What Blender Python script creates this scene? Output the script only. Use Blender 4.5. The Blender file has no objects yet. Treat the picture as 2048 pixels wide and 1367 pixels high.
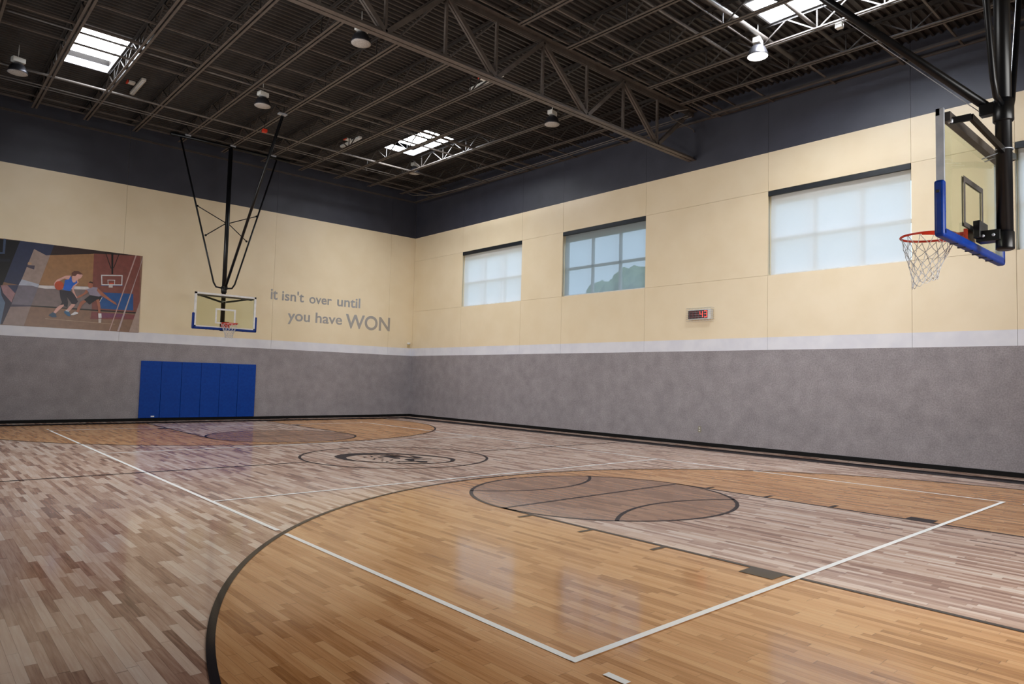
import bpy, bmesh, math, random
from mathutils import Vector, Matrix
from mathutils.geometry import tessellate_polygon
random.seed(7)
PI = math.pi
SC = bpy.context.scene
COL = SC.collection

# ------------------------------------------------------------------ camera
cam_d = bpy.data.cameras.new('camera')
cam = bpy.data.objects.new('camera', cam_d)
COL.objects.link(cam)
CAM = (-7.3803, -11.6360, 1.5538)
RT = (0.74497926, -0.66659486, 0.02563601)
UP = (-0.05643581, -0.02468693, 0.99810097)
FW = (0.6646961, 0.74501131, 0.05601107)
m = Matrix.Identity(4)
for i in range(3):
    m[i][0], m[i][1], m[i][2], m[i][3] = RT[i], UP[i], -FW[i], CAM[i]
cam.matrix_world = m
cam_d.sensor_width = 36.0
cam_d.lens = 1369.328 * 36.0 / 2048.0
cam_d.clip_start = 0.05
cam_d.clip_end = 300
SC.camera = cam
SC.view_settings.view_transform = 'Standard'
SC.view_settings.look = 'None'
SC.view_settings.gamma = 1
SC.view_settings.use_curve_mapping = False
SC.view_settings.exposure = 0.68
SC.cycles.use_denoising = True
SC.cycles.max_bounces = 8
SC.cycles.diffuse_bounces = 4
SC.cycles.glossy_bounces = 3
SC.cycles.transparent_max_bounces = 12
SC.cycles.caustics_reflective = False
SC.cycles.caustics_refractive = False
SC.cycles.sample_clamp_indirect = 6

# ------------------------------------------------------------------ sky, daylight and added fill lights
world = bpy.data.worlds.new('sky')
SC.world = world
world.use_nodes = True
wn = world.node_tree.nodes
wn['Background'].inputs[0].default_value = (0.62, 0.76, 0.93, 1)
wn['Background'].inputs[1].default_value = 1.12

def area(name, loc, size, rot, power, col=(1, 1, 1), spread=180):
    l = bpy.data.lights.new(name, 'AREA')
    l.shape = 'RECTANGLE'
    l.size, l.size_y = size
    l.energy = power
    l.color = col
    l.spread = math.radians(spread)
    o = bpy.data.objects.new(name, l)
    o.location = loc
    o.rotation_euler = rot
    COL.objects.link(o)
    return o

# daylight falling through the roof skylights (the far ones on the mural side, the near ones on the camera side)
SKY = [(-4.81, -3.84, 5.56, 7.99), (4.03, 5.19, 5.46, 7.74), (4.35, 5.33, -7.30, -4.98)]
# added fill lights at unseen window openings in the left wall, facing the room (+x) and a little down
for y, p in ((8.6, 15), (4.9, 70), (0.4, 170), (-3.6, 90)):
    area('window_daylight', (-8.92, y, 4.9), (2.0, 3.1), (0, -PI / 2 + .22, 0), p, (1.0, 0.97, 0.93), 130)
# added fill light at an unseen opening in the wall behind the camera (+y)
area('entrance_daylight', (-1.0, -14.2, 2.9), (4.2, 2.4), (PI / 2 - .25, 0, 0), 130, (1.0, 0.96, 0.90), 120)

# ------------------------------------------------------------------ sizes of the hall
WX, WY = 8.136, 11.868          # window wall, mural wall
LX, NY = -9.0, -14.4            # left wall, wall behind the camera
Z0, Z1, ZC = 2.441, 2.746, 7.262
ZB, ZT = 4.245, 6.305           # windows
def zbc(y): return 8.50 + 0.015 * (y + 1.3)      # joist bottom chord
def zdk(y): return 8.95 + 0.015 * (y + 1.3)      # roof deck
JX = [6.80, 5.38, 4.0, 2.66, 1.34, 0.04, -1.26, -2.54, -3.80, -5.02, -6.30, -7.6]
GY = -1.317                     # roof girder
JXN = [6.72, 5.40, 4.05, 2.66, 1.30, 0.0, -1.30, -2.60]
MURAL = [((128,98,80),[(-7.1,2.73),(-1.92,2.73),(-1.92,5.12),(-7.1,5.12)]),((150,112,78),[(-4.322,4.813),(-3.716,4.916),(-3.237,5.014),(-3.22,4.031),(-4.399,3.922),(-4.543,3.944)]),((48,34,34),[(-4.245,5.115),(-3.348,5.115),(-1.93,5.115),(-1.993,5.115),(-3.236,5.01),(-3.337,4.985),(-4.322,4.813)]),((122,70,64),[(-3.237,5.014),(-1.994,5.115),(-1.926,3.359),(-3.219,3.292)]),((205,200,200),[(-4.399,3.922),(-3.338,4.008),(-3.22,4.018),(-3.221,3.928),(-3.356,3.919),(-4.395,3.837),(-4.56,3.847),(-4.542,3.917)]),((118,104,104),[(-4.395,3.837),(-3.356,3.919),(-3.221,3.928),(-3.21,3.341),(-4.368,3.334),(-4.687,3.329),(-4.56,3.847)]),((14,12,14),[(-4.691,3.326),(-4.368,3.334),(-3.213,3.343),(-1.926,3.359),(-1.924,3.322),(-3.211,3.304),(-4.366,3.297),(-4.702,3.292)]),((120,62,66),[(-3.209,3.273),(-1.922,3.281),(-1.924,3.138),(-3.237,3.054),(-3.223,3.114)]),((112,58,88),[(-2.945,3.256),(-2.32,3.282),(-2.315,3.188),(-2.938,3.111)]),((165,140,118),[(-4.349,2.985),(-2.569,2.953),(-2.568,2.94),(-4.348,2.97)]),((24,78,140),[(-3.006,3.876),(-2.129,3.917),(-2.103,3.405),(-3.015,3.385)]),((18,14,18),[(-2.788,5.115),(-2.731,5.115),(-2.704,4.461),(-2.748,4.455)]),((18,14,18),[(-2.957,5.11),(-2.94,5.112),(-2.757,4.635),(-2.774,4.613)]),((18,14,18),[(-2.579,5.115),(-2.56,5.115),(-2.692,4.643),(-2.711,4.651)]),((30,60,120),[(-3.009,4.104),(-2.431,4.159),(-2.429,4.125),(-3.007,4.069)]),((205,205,208),[(-3.019,4.402),(-2.446,4.462),(-2.445,4.432),(-3.018,4.372)]),((205,205,208),[(-2.473,4.459),(-2.446,4.462),(-2.443,4.144),(-2.469,4.141)]),((205,205,208),[(-2.998,4.12),(-2.444,4.174),(-2.443,4.144),(-2.996,4.09)]),((205,205,208),[(-3.019,4.402),(-2.993,4.405),(-2.97,4.093),(-2.996,4.09)]),((205,205,208),[(-2.844,4.273),(-2.642,4.291),(-2.642,4.273),(-2.843,4.255)]),((205,205,208),[(-2.658,4.289),(-2.642,4.291),(-2.642,4.136),(-2.657,4.134)]),((205,205,208),[(-2.825,4.139),(-2.643,4.154),(-2.642,4.136),(-2.824,4.121)]),((205,205,208),[(-2.844,4.273),(-2.828,4.275),(-2.808,4.123),(-2.824,4.121)]),((190,70,50),[(-2.804,4.188),(-2.664,4.2),(-2.685,4.157),(-2.794,4.149)]),((200,190,190),[(-2.802,4.144),(-2.697,4.156),(-2.697,4.049),(-2.802,4.042)]),((45,52,78),[(-5.047,5.115),(-4.242,5.115),(-4.322,4.816),(-4.418,4.792),(-4.713,4.931),(-4.954,4.037),(-5.004,3.866),(-5.355,3.913)]),((52,58,86),[(-5.004,3.866),(-5.084,3.63),(-5.269,3.836)]),((150,132,124),[(-4.713,4.931),(-4.418,4.792),(-4.322,4.813),(-4.543,3.944),(-4.954,4.037)]),((165,170,185),[(-4.954,4.037),(-4.543,3.944),(-4.56,3.847),(-4.708,3.883),(-5.017,3.864)]),((112,106,118),[(-5.017,3.864),(-4.708,3.883),(-4.56,3.85),(-4.691,3.328),(-5.149,3.31)]),((66,60,78),[(-5.149,3.31),(-4.691,3.328),(-4.706,3.292),(-5.187,3.239)]),((140,122,118),[(-5.187,3.239),(-4.706,3.292),(-4.833,2.74),(-5.322,2.74)]),((70,64,80),[(-4.85,4.451),(-4.67,4.464),(-4.681,4.347),(-4.855,4.398)]),((175,140,110),[(-4.829,4.543),(-4.751,4.532),(-4.757,4.474),(-4.843,4.483)]),((10,12,20),[(-7.1,5.028),(-5.047,5.115),(-5.355,3.913),(-5.404,3.759),(-7.1,2.74)]),((60,74,100),[(-5.422,5.115),(-5.368,5.115),(-5.373,4.698),(-6.189,4.581),(-6.192,4.623),(-5.424,4.734)]),((22,26,40),[(-6.184,4.484),(-5.251,4.573),(-5.247,4.497),(-6.178,4.37)]),((45,42,62),[(-5.408,3.82),(-5.269,3.836),(-5.084,3.63),(-5.149,3.31),(-5.322,2.74),(-5.532,2.74),(-5.752,3.782)]),((150,115,120),[(-5.416,3.819),(-5.269,3.836),(-5.084,3.63),(-5.152,3.366),(-5.355,3.612)]),((92,112,138),[(-6.143,3.738),(-5.421,3.758),(-5.384,3.537),(-5.292,3.342),(-5.362,2.74),(-6.082,2.74)]),((180,150,145),[(-2.131,5.115),(-2.094,5.115),(-2.703,2.74),(-2.728,2.74)]),((178,160,160),[(-1.924,5.115),(-1.92,5.023),(-2.456,2.74),(-2.509,2.74),(-1.989,4.776)]),((160,140,130),[(-1.926,3.732),(-1.92,2.74),(-2.189,2.74)]),((208,160,150),[(-3.786,4.288),(-3.915,4.266),(-4.124,4.125),(-4.187,4.016),(-4.189,3.939),(-4.145,3.931),(-4.089,4.072),(-3.943,4.179),(-3.834,4.159)]),((208,160,150),[(-3.626,4.177),(-3.58,4.111),(-3.686,3.956),(-3.693,3.878),(-3.629,3.703),(-3.582,3.656),(-3.614,3.642),(-3.728,3.822),(-3.741,3.963)]),((208,160,150),[(-4.005,3.402),(-3.91,3.437),(-3.923,3.378),(-4.104,3.147),(-4.16,3.165),(-4.101,3.298)]),((208,160,150),[(-3.726,3.46),(-3.627,3.463),(-3.662,3.395),(-3.764,3.244),(-3.847,3.269)]),((34,28,44),[(-4.046,3.833),(-3.767,3.831),(-3.657,3.713),(-3.572,3.54),(-3.621,3.455),(-3.723,3.461),(-3.851,3.654),(-3.818,3.49),(-3.823,3.342),(-3.901,3.367),(-3.914,3.423),(-4.008,3.393),(-3.963,3.477),(-4.011,3.613)]),((208,160,150),[(-3.752,4.279),(-3.618,4.347),(-3.593,4.188),(-3.655,4.102),(-3.72,4.088),(-3.762,4.142)]),((22,92,190),[(-3.786,4.284),(-3.754,4.136),(-3.72,4.082),(-3.666,4.095),(-3.645,4.168),(-3.616,4.094),(-3.715,3.992),(-3.784,3.829),(-3.964,3.846),(-3.936,4.031),(-3.93,4.135),(-3.829,4.173)]),((208,160,150),[(-3.63,4.359),(-3.557,4.355),(-3.492,4.337),(-3.514,4.269),(-3.561,4.211),(-3.622,4.21),(-3.676,4.282)]),((95,60,52),[(-3.773,4.361),(-3.716,4.43),(-3.595,4.435),(-3.491,4.363),(-3.557,4.342),(-3.629,4.353),(-3.676,4.284),(-3.755,4.283)]),((178,70,38),[(-3.95,3.972),(-3.953,3.93),(-3.967,3.892),(-3.99,3.859),(-4.02,3.837),(-4.054,3.827),(-4.089,3.83),(-4.121,3.845),(-4.147,3.872),(-4.164,3.907),(-4.172,3.947),(-4.169,3.989),(-4.155,4.027),(-4.132,4.059),(-4.102,4.081),(-4.068,4.092),(-4.034,4.089),(-4.002,4.074),(-3.975,4.048),(-3.958,4.012)]),((40,70,100),[(-4.24,3.118),(-4.169,3.177),(-4.104,3.145),(-4.075,3.039),(-4.183,3.03),(-4.27,3.074)]),((40,90,130),[(-3.906,3.219),(-3.851,3.245),(-3.761,3.199),(-3.736,3.088),(-3.799,3.093),(-3.89,3.175)]),((200,205,210),[(-3.868,3.267),(-3.78,3.249),(-3.784,3.22),(-3.861,3.236)]),((160,100,78),[(-3.378,3.925),(-3.325,3.865),(-3.35,3.81),(-3.559,3.647),(-3.6,3.651),(-3.587,3.697),(-3.439,3.8)]),((160,100,78),[(-3.099,4.001),(-2.979,3.895),(-2.723,3.681),(-2.602,3.613),(-2.545,3.528),(-2.647,3.568),(-2.78,3.649),(-2.972,3.763),(-3.092,3.863)]),((160,100,78),[(-3.429,3.599),(-3.349,3.574),(-3.455,3.46),(-3.519,3.298),(-3.54,3.218),(-3.596,3.239),(-3.572,3.371),(-3.514,3.532)]),((160,100,78),[(-3.114,3.636),(-3.033,3.664),(-2.986,3.424),(-2.982,3.246),(-3.034,3.241),(-3.061,3.444)]),((22,20,32),[(-3.282,3.754),(-3.012,3.755),(-2.952,3.725),(-3.009,3.591),(-3.038,3.668),(-3.114,3.634),(-3.276,3.479),(-3.42,3.609)]),((210,210,215),[(-2.97,3.723),(-2.952,3.725),(-3.009,3.587),(-3.018,3.599)]),((140,132,150),[(-3.38,3.918),(-3.28,3.977),(-3.208,4.012),(-3.094,4.008),(-3.106,3.914),(-2.99,3.774),(-3.04,3.743),(-3.28,3.762),(-3.33,3.862)]),((160,100,78),[(-3.346,4.125),(-3.301,4.163),(-3.234,4.153),(-3.216,4.1),(-3.219,4.014),(-3.268,3.969),(-3.323,3.98),(-3.349,4.046)]),((50,32,30),[(-3.333,4.129),(-3.292,4.17),(-3.23,4.154),(-3.218,4.107),(-3.253,4.122)]),((215,215,220),[(-3.716,3.164),(-3.632,3.239),(-3.551,3.217),(-3.557,3.178),(-3.67,3.133),(-3.727,3.135)]),((215,215,220),[(-3.039,3.237),(-2.956,3.244),(-2.941,3.11),(-3.023,3.097)]),((190,180,175),[(-3.026,3.084),(-2.948,3.09),(-2.948,2.965),(-3.016,2.959)])]
RING_OUT = [(-1.056,0.509),(-0.931,0.66),(-0.773,0.793),(-0.54,0.878),(-0.301,0.822),(0.06,0.628),(0.195,0.52),(0.249,0.469),(0.347,0.366),(0.522,0.129),(0.677,-0.132),(0.752,-0.381),(0.79,-0.673),(0.78,-0.865),(0.696,-1.043),(0.535,-1.202),(0.387,-1.271),(0.187,-1.277),(-0.051,-1.287),(-0.232,-1.224),(-0.387,-1.124),(-0.612,-0.909),(-0.753,-0.724),(-0.914,-0.515),(-1.063,-0.282),(-1.124,-0.006),(-1.113,0.282)]
RING_IN = [(-0.927,0.275),(-0.859,0.368),(-0.765,0.449),(-0.585,0.519),(-0.38,0.546),(-0.129,0.445),(0.079,0.332),(0.175,0.351),(0.279,0.26),(0.452,0.025),(0.564,-0.175),(0.682,-0.479),(0.726,-0.704),(0.676,-0.872),(0.598,-1.02),(0.445,-1.182),(0.319,-1.202),(0.233,-1.213),(-0.013,-1.233),(-0.198,-1.174),(-0.399,-1.03),(-0.574,-0.849),(-0.714,-0.658),(-0.878,-0.452),(-0.985,-0.266),(-0.987,-0.039),(-0.987,0.117)]
MARKS = [[(0.011,0.216),(0.131,0.027),(0.175,-0.32),(0.221,-0.358),(0.301,-0.032),(0.299,-0.01),(0.343,-0.212),(0.377,-0.411),(0.252,-0.454),(0.118,-0.406),(0.041,-0.113),(-0.052,0.113)],[(-0.127,-0.507),(-0.01,-0.458),(0.407,-0.67),(0.347,-0.721),(0.031,-0.608),(-0.07,-0.782),(0.165,-1.024),(0.073,-0.99),(-0.014,-1.115),(-0.124,-1.064),(-0.112,-0.879),(-0.457,-0.72),(-0.287,-0.744),(-0.154,-0.771)],[(-0.214,0.249),(-0.021,0.233),(0.152,0.07),(0.094,-0.021),(-0.095,-0.038),(-0.032,-0.219),(-0.114,-0.355),(-0.199,-0.308),(-0.203,-0.124)],[(-0.38,0.319),(-0.394,0.166),(-0.481,0.094)],[(-0.39,0.031),(-0.283,-0.067),(-0.406,-0.097)],[(-0.658,-0.223),(-0.528,-0.151),(-0.628,-0.271)],[(-0.612,-0.464),(-0.557,-0.483),(-0.633,-0.561)],[(-0.59,-0.597),(-0.544,-0.653),(-0.623,-0.698)],[(-0.577,0.266),(-0.52,0.182),(-0.634,0.1)],[(-0.419,-0.45),(-0.289,-0.398),(-0.414,-0.526)],[(-0.449,-0.689),(-0.343,-0.707),(-0.391,-0.782)],[(-0.519,-0.047),(-0.486,-0.13),(-0.564,-0.149)],[(-0.447,-0.215),(-0.42,-0.293),(-0.493,-0.315)]]

# ------------------------------------------------------------------ materials
def srgb(c, g=1.0):
    o = []
    for v in c:
        v = v / 255.0
        o.append((v / 12.92 if v <= 0.04045 else ((v + 0.055) / 1.055) ** 2.4) * g)
    return (o[0], o[1], o[2], 1.0)

def mat(name, col, rough=0.5, metal=0.0, **kw):
    m = bpy.data.materials.new(name)
    m.use_nodes = True
    b = m.node_tree.nodes['Principled BSDF']
    b.inputs['Base Color'].default_value = col if len(col) == 4 else (*col, 1)
    b.inputs['Roughness'].default_value = rough
    b.inputs['Metallic'].default_value = metal
    for k, v in kw.items():
        b.inputs[k.replace('_', ' ')].default_value = v
    return m

class NT:
    """small helper to write node trees"""
    def __init__(s, m):
        s.t = m.node_tree; s.n = s.t.nodes; s.l = s.t.links
    def new(s, typ, **kw):
        n = s.n.new(typ)
        for k, v in kw.items(): setattr(n, k, v)
        return n
    def link(s, a, b): s.l.new(a, b)
    def math(s, op, a, b=None, c=None):
        n = s.new('ShaderNodeMath', operation=op)
        for i, v in enumerate((a, b, c)):
            if v is None: continue
            if isinstance(v, (int, float)): n.inputs[i].default_value = v
            else: s.link(v, n.inputs[i])
        return n.outputs[0]
    def mix(s, f, a, b, typ='MIX'):
        n = s.new('ShaderNodeMix', data_type='RGBA', blend_type=typ)
        for sock, v in ((n.inputs['Factor'], f), (n.inputs['A'], a), (n.inputs['B'], b)):
            if isinstance(v, (int, float)): sock.default_value = v
            elif isinstance(v, tuple): sock.default_value = v
            else: s.link(v, sock)
        return n.outputs['Result']
    def ramp(s, f, stops):
        n = s.new('ShaderNodeValToRGB')
        cr = n.color_ramp
        while len(cr.elements) < len(stops): cr.elements.new(0.5)
        for e, (p, c) in zip(cr.elements, stops): e.position = p; e.color = c
        s.link(f, n.inputs[0])
        return n.outputs[0]

def noisy(name, c1, c2, scale=5, detail=4, rough=0.6, bump=0.0, stretch=None, spec=0.5, lo=.35, hi=.65):
    m = mat(name, c1, rough)
    t = NT(m); b = t.n['Principled BSDF']
    b.inputs['Specular IOR Level'].default_value = spec
    tc = t.new('ShaderNodeTexCoord'); src = tc.outputs['Object']
    if stretch:
        mp = t.new('ShaderNodeMapping'); mp.inputs['Scale'].default_value = stretch
        t.link(src, mp.inputs['Vector']); src = mp.outputs[0]
    n = t.new('ShaderNodeTexNoise'); n.inputs['Scale'].default_value = scale; n.inputs['Detail'].default_value = detail
    t.link(src, n.inputs['Vector'])
    t.link(t.ramp(n.outputs[0], [(lo, c1), (hi, c2)]), b.inputs['Base Color'])
    if bump:
        bp = t.new('ShaderNodeBump'); bp.inputs['Strength'].default_value = bump; bp.inputs['Distance'].default_value = .01
        t.link(n.outputs[0], bp.inputs['Height']); t.link(bp.outputs[0], b.inputs['Normal'])
    return m

def wood(name, stops, fade, tw=.70):
    """strip floor: every strip board gets its own tone, with grain along the board"""
    m = mat(name, (0.5, 0.3, 0.2, 1), 0.2)
    t = NT(m); b = t.n['Principled BSDF']
    g = t.new('ShaderNodeNewGeometry')
    sp = t.new('ShaderNodeSeparateXYZ'); t.link(g.outputs['Position'], sp.inputs[0])
    X, Y = sp.outputs[0], sp.outputs[1]
    W = 0.0572
    xr = t.math('DIVIDE', X, W)
    row = t.math('FLOOR', xr)
    wn = t.new('ShaderNodeTexWhiteNoise', noise_dimensions='1D'); t.link(row, wn.inputs['W'])
    r1 = wn.outputs[0]
    Lr = t.math('MULTIPLY_ADD', r1, 0.30, 0.42)
    yy = t.math('ADD', Y, t.math('MULTIPLY', r1, 37.3))
    # wobble so that board ends do not fall in step
    wob = t.new('ShaderNodeTexNoise', noise_dimensions='2D'); wob.inputs['Scale'].default_value = 1.0
    cv = t.new('ShaderNodeCombineXYZ'); t.link(t.math('MULTIPLY', row, 7.7), cv.inputs[0]); t.link(t.math('MULTIPLY', Y, .9), cv.inputs[1])
    t.link(cv.outputs[0], wob.inputs['Vector'])
    yd = t.math('ADD', t.math('DIVIDE', yy, Lr), t.math('MULTIPLY', wob.outputs[0], 1.6))
    col = t.math('FLOOR', yd)
    c2 = t.new('ShaderNodeCombineXYZ'); t.link(row, c2.inputs[0]); t.link(col, c2.inputs[1])
    w2 = t.new('ShaderNodeTexWhiteNoise', noise_dimensions='2D'); t.link(c2.outputs[0], w2.inputs['Vector'])
    tone = w2.outputs[0]
    # grain
    cg = t.new('ShaderNodeCombineXYZ')
    t.link(t.math('MULTIPLY', X, 60), cg.inputs[0]); t.link(t.math('MULTIPLY', Y, 3.2), cg.inputs[1]); t.link(t.math('MULTIPLY', tone, 40), cg.inputs[2])
    ng = t.new('ShaderNodeTexNoise'); ng.inputs['Scale'].default_value = 1; ng.inputs['Detail'].default_value = 5
    t.link(cg.outputs[0], ng.inputs['Vector'])
    big = t.new('ShaderNodeTexNoise'); big.inputs['Scale'].default_value = .55; big.inputs['Detail'].default_value = 2
    t.link(g.outputs['Position'], big.inputs['Vector'])
    f = t.math('ADD', t.math('MULTIPLY', tone, tw), t.math('MULTIPLY', t.math('SUBTRACT', ng.outputs[0], .5), .62))
    f = t.math('ADD', f, t.math('MULTIPLY', t.math('SUBTRACT', big.outputs[0], .5), .35))
    f = t.math('ADD', f, .5 - tw / 2)
    colr = t.ramp(f, stops)
    # joints
    fx = t.math('FRACT', xr); ex = t.math('ABSOLUTE', t.math('SUBTRACT', fx, .5))
    jx = t.math('GREATER_THAN', ex, 0.482)
    fy = t.math('FRACT', yd); ey = t.math('ABSOLUTE', t.math('SUBTRACT', fy, .5))
    jy = t.math('GREATER_THAN', ey, 0.4965)
    j = t.math('MULTIPLY', t.math('MAXIMUM', jx, jy), fade)
    colr = t.mix(j, colr, (0.06, 0.035, 0.02, 1))
    t.link(colr, b.inputs['Base Color'])
    # worn satin varnish
    rn = t.new('ShaderNodeTexNoise'); rn.inputs['Scale'].default_value = 1.7; rn.inputs['Detail'].default_value = 4
    t.link(g.outputs['Position'], rn.inputs['Vector'])
    t.link(t.math('MULTIPLY_ADD', rn.outputs[0], 0.10, 0.11), b.inputs['Roughness'])
    b.inputs['Specular IOR Level'].default_value = 0.55
    return m

def satin(m, k=.55, cap=.30, lo=.10, var=.08):
    """clear floor finish: a capped gloss layer over the matt base"""
    t = NT(m); b = t.n['Principled BSDF']
    b.inputs['Specular IOR Level'].default_value = 0; b.inputs['Roughness'].default_value = .6
    for l in list(b.inputs['Roughness'].links): t.t.links.remove(l)
    g = t.new('ShaderNodeNewGeometry')
    rn = t.new('ShaderNodeTexNoise'); rn.inputs['Scale'].default_value = 1.7; rn.inputs['Detail'].default_value = 4
    t.link(g.outputs['Position'], rn.inputs['Vector'])
    gl = t.new('ShaderNodeBsdfGlossy'); t.link(t.math('MULTIPLY_ADD', rn.outputs[0], var, lo), gl.inputs['Roughness'])
    fr = t.new('ShaderNodeFresnel'); fr.inputs[0].default_value = 1.5
    mx = t.new('ShaderNodeMixShader')
    t.link(t.math('MINIMUM', t.math('MULTIPLY', fr.outputs[0], k), cap), mx.inputs[0])
    t.link(b.outputs[0], mx.inputs[1]); t.link(gl.outputs[0], mx.inputs[2])
    t.link(mx.outputs[0], t.n['Material Output'].inputs[0])
    return m
M = {}
M['maple'] = wood('natural_maple', [(0.02, srgb((118, 86, 72))), (0.25, srgb((172, 136, 118))), (0.5, srgb((206, 176, 157))), (0.75, srgb((224, 200, 184))), (1.0, srgb((236, 222, 210)))], .45)
M['amber'] = wood('amber_stained_maple', [(0.02, srgb((128, 84, 46))), (0.25, srgb((178, 124, 76))), (0.5, srgb((206, 152, 102))), (0.75, srgb((220, 170, 120))), (1.0, srgb((230, 188, 142)))], .45, .54)
M['brown'] = wood('brown_stained_maple', [(0.02, srgb((104, 74, 58))), (0.25, srgb((146, 108, 84))), (0.5, srgb((168, 128, 102))), (0.75, srgb((182, 142, 114))), (1.0, srgb((196, 160, 134)))], .45, .5)
def line_mat(name, c):
    m = mat(name, c, 0.2); b = m.node_tree.nodes['Principled BSDF']
    t = NT(m); n = t.new('ShaderNodeTexNoise'); n.inputs['Scale'].default_value = 9
    t.link(t.ramp(n.outputs[0], [(.3, c), (.7, tuple(min(1, v * 1.15) for v in c[:3]) + (1,))]), b.inputs['Base Color'])
    return m
M['line_black'] = line_mat('court_line_dark_paint', srgb((38, 34, 37)))
M['line_white'] = line_mat('court_line_white_paint', srgb((243, 246, 246)))
for _k in ('maple', 'amber', 'brown'): satin(M[_k], 1.2, .50, .07, .06)
for _k in ('line_black', 'line_white'): satin(M[_k], .8, .26, .06, .06)
M['grey_wall'] = noisy('mottled_grey_wallcovering', srgb((134, 129, 133)), srgb((156, 151, 155)), 3.4, 9, .6, .10, lo=.25, hi=.75)
def add_fleck(m):
    t = NT(m); b = t.n['Principled BSDF']
    src = b.inputs['Base Color'].links[0].from_socket
    n = t.new('ShaderNodeTexNoise'); n.inputs['Scale'].default_value = 38; n.inputs['Detail'].default_value = 3
    tc = t.new('ShaderNodeTexCoord'); t.link(tc.outputs['Object'], n.inputs['Vector'])
    r = t.ramp(n.outputs[0], [(.3, (.78, .78, .78, 1)), (.7, (1.15, 1.15, 1.15, 1))])
    t.link(t.mix(1.0, src, r, 'MULTIPLY'), b.inputs['Base Color'])
add_fleck(M['grey_wall'])
M['white_band'] = noisy('white_band_paint', srgb((214, 216, 226)), srgb((222, 224, 232)), 3, 2, .45)
M['cream'] = noisy('cream_wall_paint', srgb((228, 212, 180)), srgb((232, 217, 187)), 1.5, 3, .38, .03)
M['charcoal'] = noisy('charcoal_wall_paint', srgb((50, 52, 63)), srgb((56, 58, 69)), 2, 3, .5, .03)
M['dark_base'] = noisy('black_rubber_baseboard', srgb((9, 9, 10)), srgb((14, 14, 15)), 12, 2, .6, spec=.15)
M['deck'] = noisy('dark_painted_steel_deck', srgb((44, 40, 38)), srgb((54, 48, 45)), 3, 3, .55)
M['steel'] = noisy('dark_brown_grey_painted_steel', srgb((80, 72, 67)), srgb((92, 84, 78)), 6, 3, .5)
M['steel_dark'] = noisy('near_black_painted_steel', srgb((44, 40, 38)), srgb((54, 49, 46)), 6, 3, .5)  # darker copy of steel; shade on webs and top chords put into colour
M['steel_black'] = noisy('black_painted_steel', srgb((9, 10, 12)), srgb((14, 15, 18)), 6, 2, .30, spec=.35)
M['pipe'] = noisy('painted_pipe', srgb((92, 86, 82)), srgb((104, 98, 93)), 6, 3, .4)
M['alu'] = noisy('satin_aluminium', srgb((170, 176, 186)), srgb((186, 190, 198)), 9, 2, .35)
M['alu'].node_tree.nodes['Principled BSDF'].inputs['Metallic'].default_value = .35
M['dark_alu'] = noisy('dark_bronze_aluminium', srgb((60, 56, 54)), srgb((72, 68, 66)), 9, 2, .4)
M['blue'] = noisy('blue_vinyl_padding', srgb((0, 56, 142)), srgb((1, 63, 154)), 14, 3, .5, .05, spec=.22)
M['blue_dark'] = noisy('royal_blue_urethane_edge_padding', srgb((0, 40, 116)), srgb((1, 47, 128)), 14, 3, .4, spec=.3)
M['rim'] = noisy('red_orange_powder_coat', srgb((190, 40, 16)), srgb((206, 52, 22)), 20, 2, .35)
M['net'] = noisy('white_net_cord', srgb((170, 172, 176)), srgb((215, 215, 218)), 60, 2, .8)
M['silver'] = mat('silver_vinyl', srgb((176, 176, 180)), .30, .85)
M['white_paint'] = noisy('white_enamel', srgb((212, 212, 212)), srgb((226, 226, 226)), 8, 2, .4)
M['plastic'] = noisy('white_plastic', srgb((214, 214, 208)), srgb((224, 224, 220)), 8, 2, .4)
M['tan_plastic'] = noisy('tan_plastic', srgb((190, 170, 120)), srgb((200, 180, 130)), 8, 2, .4)
M['outlet'] = noisy('ivory_grey_plastic', srgb((128, 124, 108)), srgb((140, 134, 118)), 8, 2, .4)
M['red_dev'] = noisy('red_enamel', srgb((200, 50, 30)), srgb((215, 62, 38)), 8, 2, .4)
M['reflector'] = mat('spun_aluminium_reflector', srgb((84, 84, 90)), .34, .8)
M['fascia'] = noisy('dark_navy_fascia', srgb((14, 22, 30)), srgb((22, 30, 38)), 6, 2, .4)
M['mullion'] = noisy('window_frame_aluminium', srgb((226, 222, 214)), srgb((232, 228, 220)), 6, 2, .4)
M['leaf'] = noisy('tree_leaves', srgb((96, 124, 78)), srgb((150, 170, 120)), 2.5, 6, .8)
M['bark'] = noisy('tree_bark', srgb((90, 74, 60)), srgb((120, 100, 84)), 8, 4, .9)
M['lens_off'] = noisy('frosted_acrylic_lens', srgb((150, 146, 142)), srgb((188, 184, 180)), 60, 2, .4)

def emit(name, col, s):
    m = mat(name, col, .4); b = m.node_tree.nodes['Principled BSDF']
    b.inputs['Emission Color'].default_value = col; b.inputs['Emission Strength'].default_value = s
    return m
SKYM = [emit('daylit_skylight_lens', (0.93, 0.96, 1.0, 1), s) for s in (12.0, 34.0, 54.0)]
M['skylight'] = SKYM[0]
M['lamp_on'] = emit('lit_lamp_lens', (1.0, 0.98, 0.92, 1), 2.2)
M['led'] = emit('red_led', (1.0, 0.07, 0.05, 1), 1.15)
M['led_dim'] = emit('unlit_led_segment', (0.10, 0.012, 0.012, 1), 0.25)
M['display'] = mat('dark_red_display_window', srgb((40, 4, 6)), .25)

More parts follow.
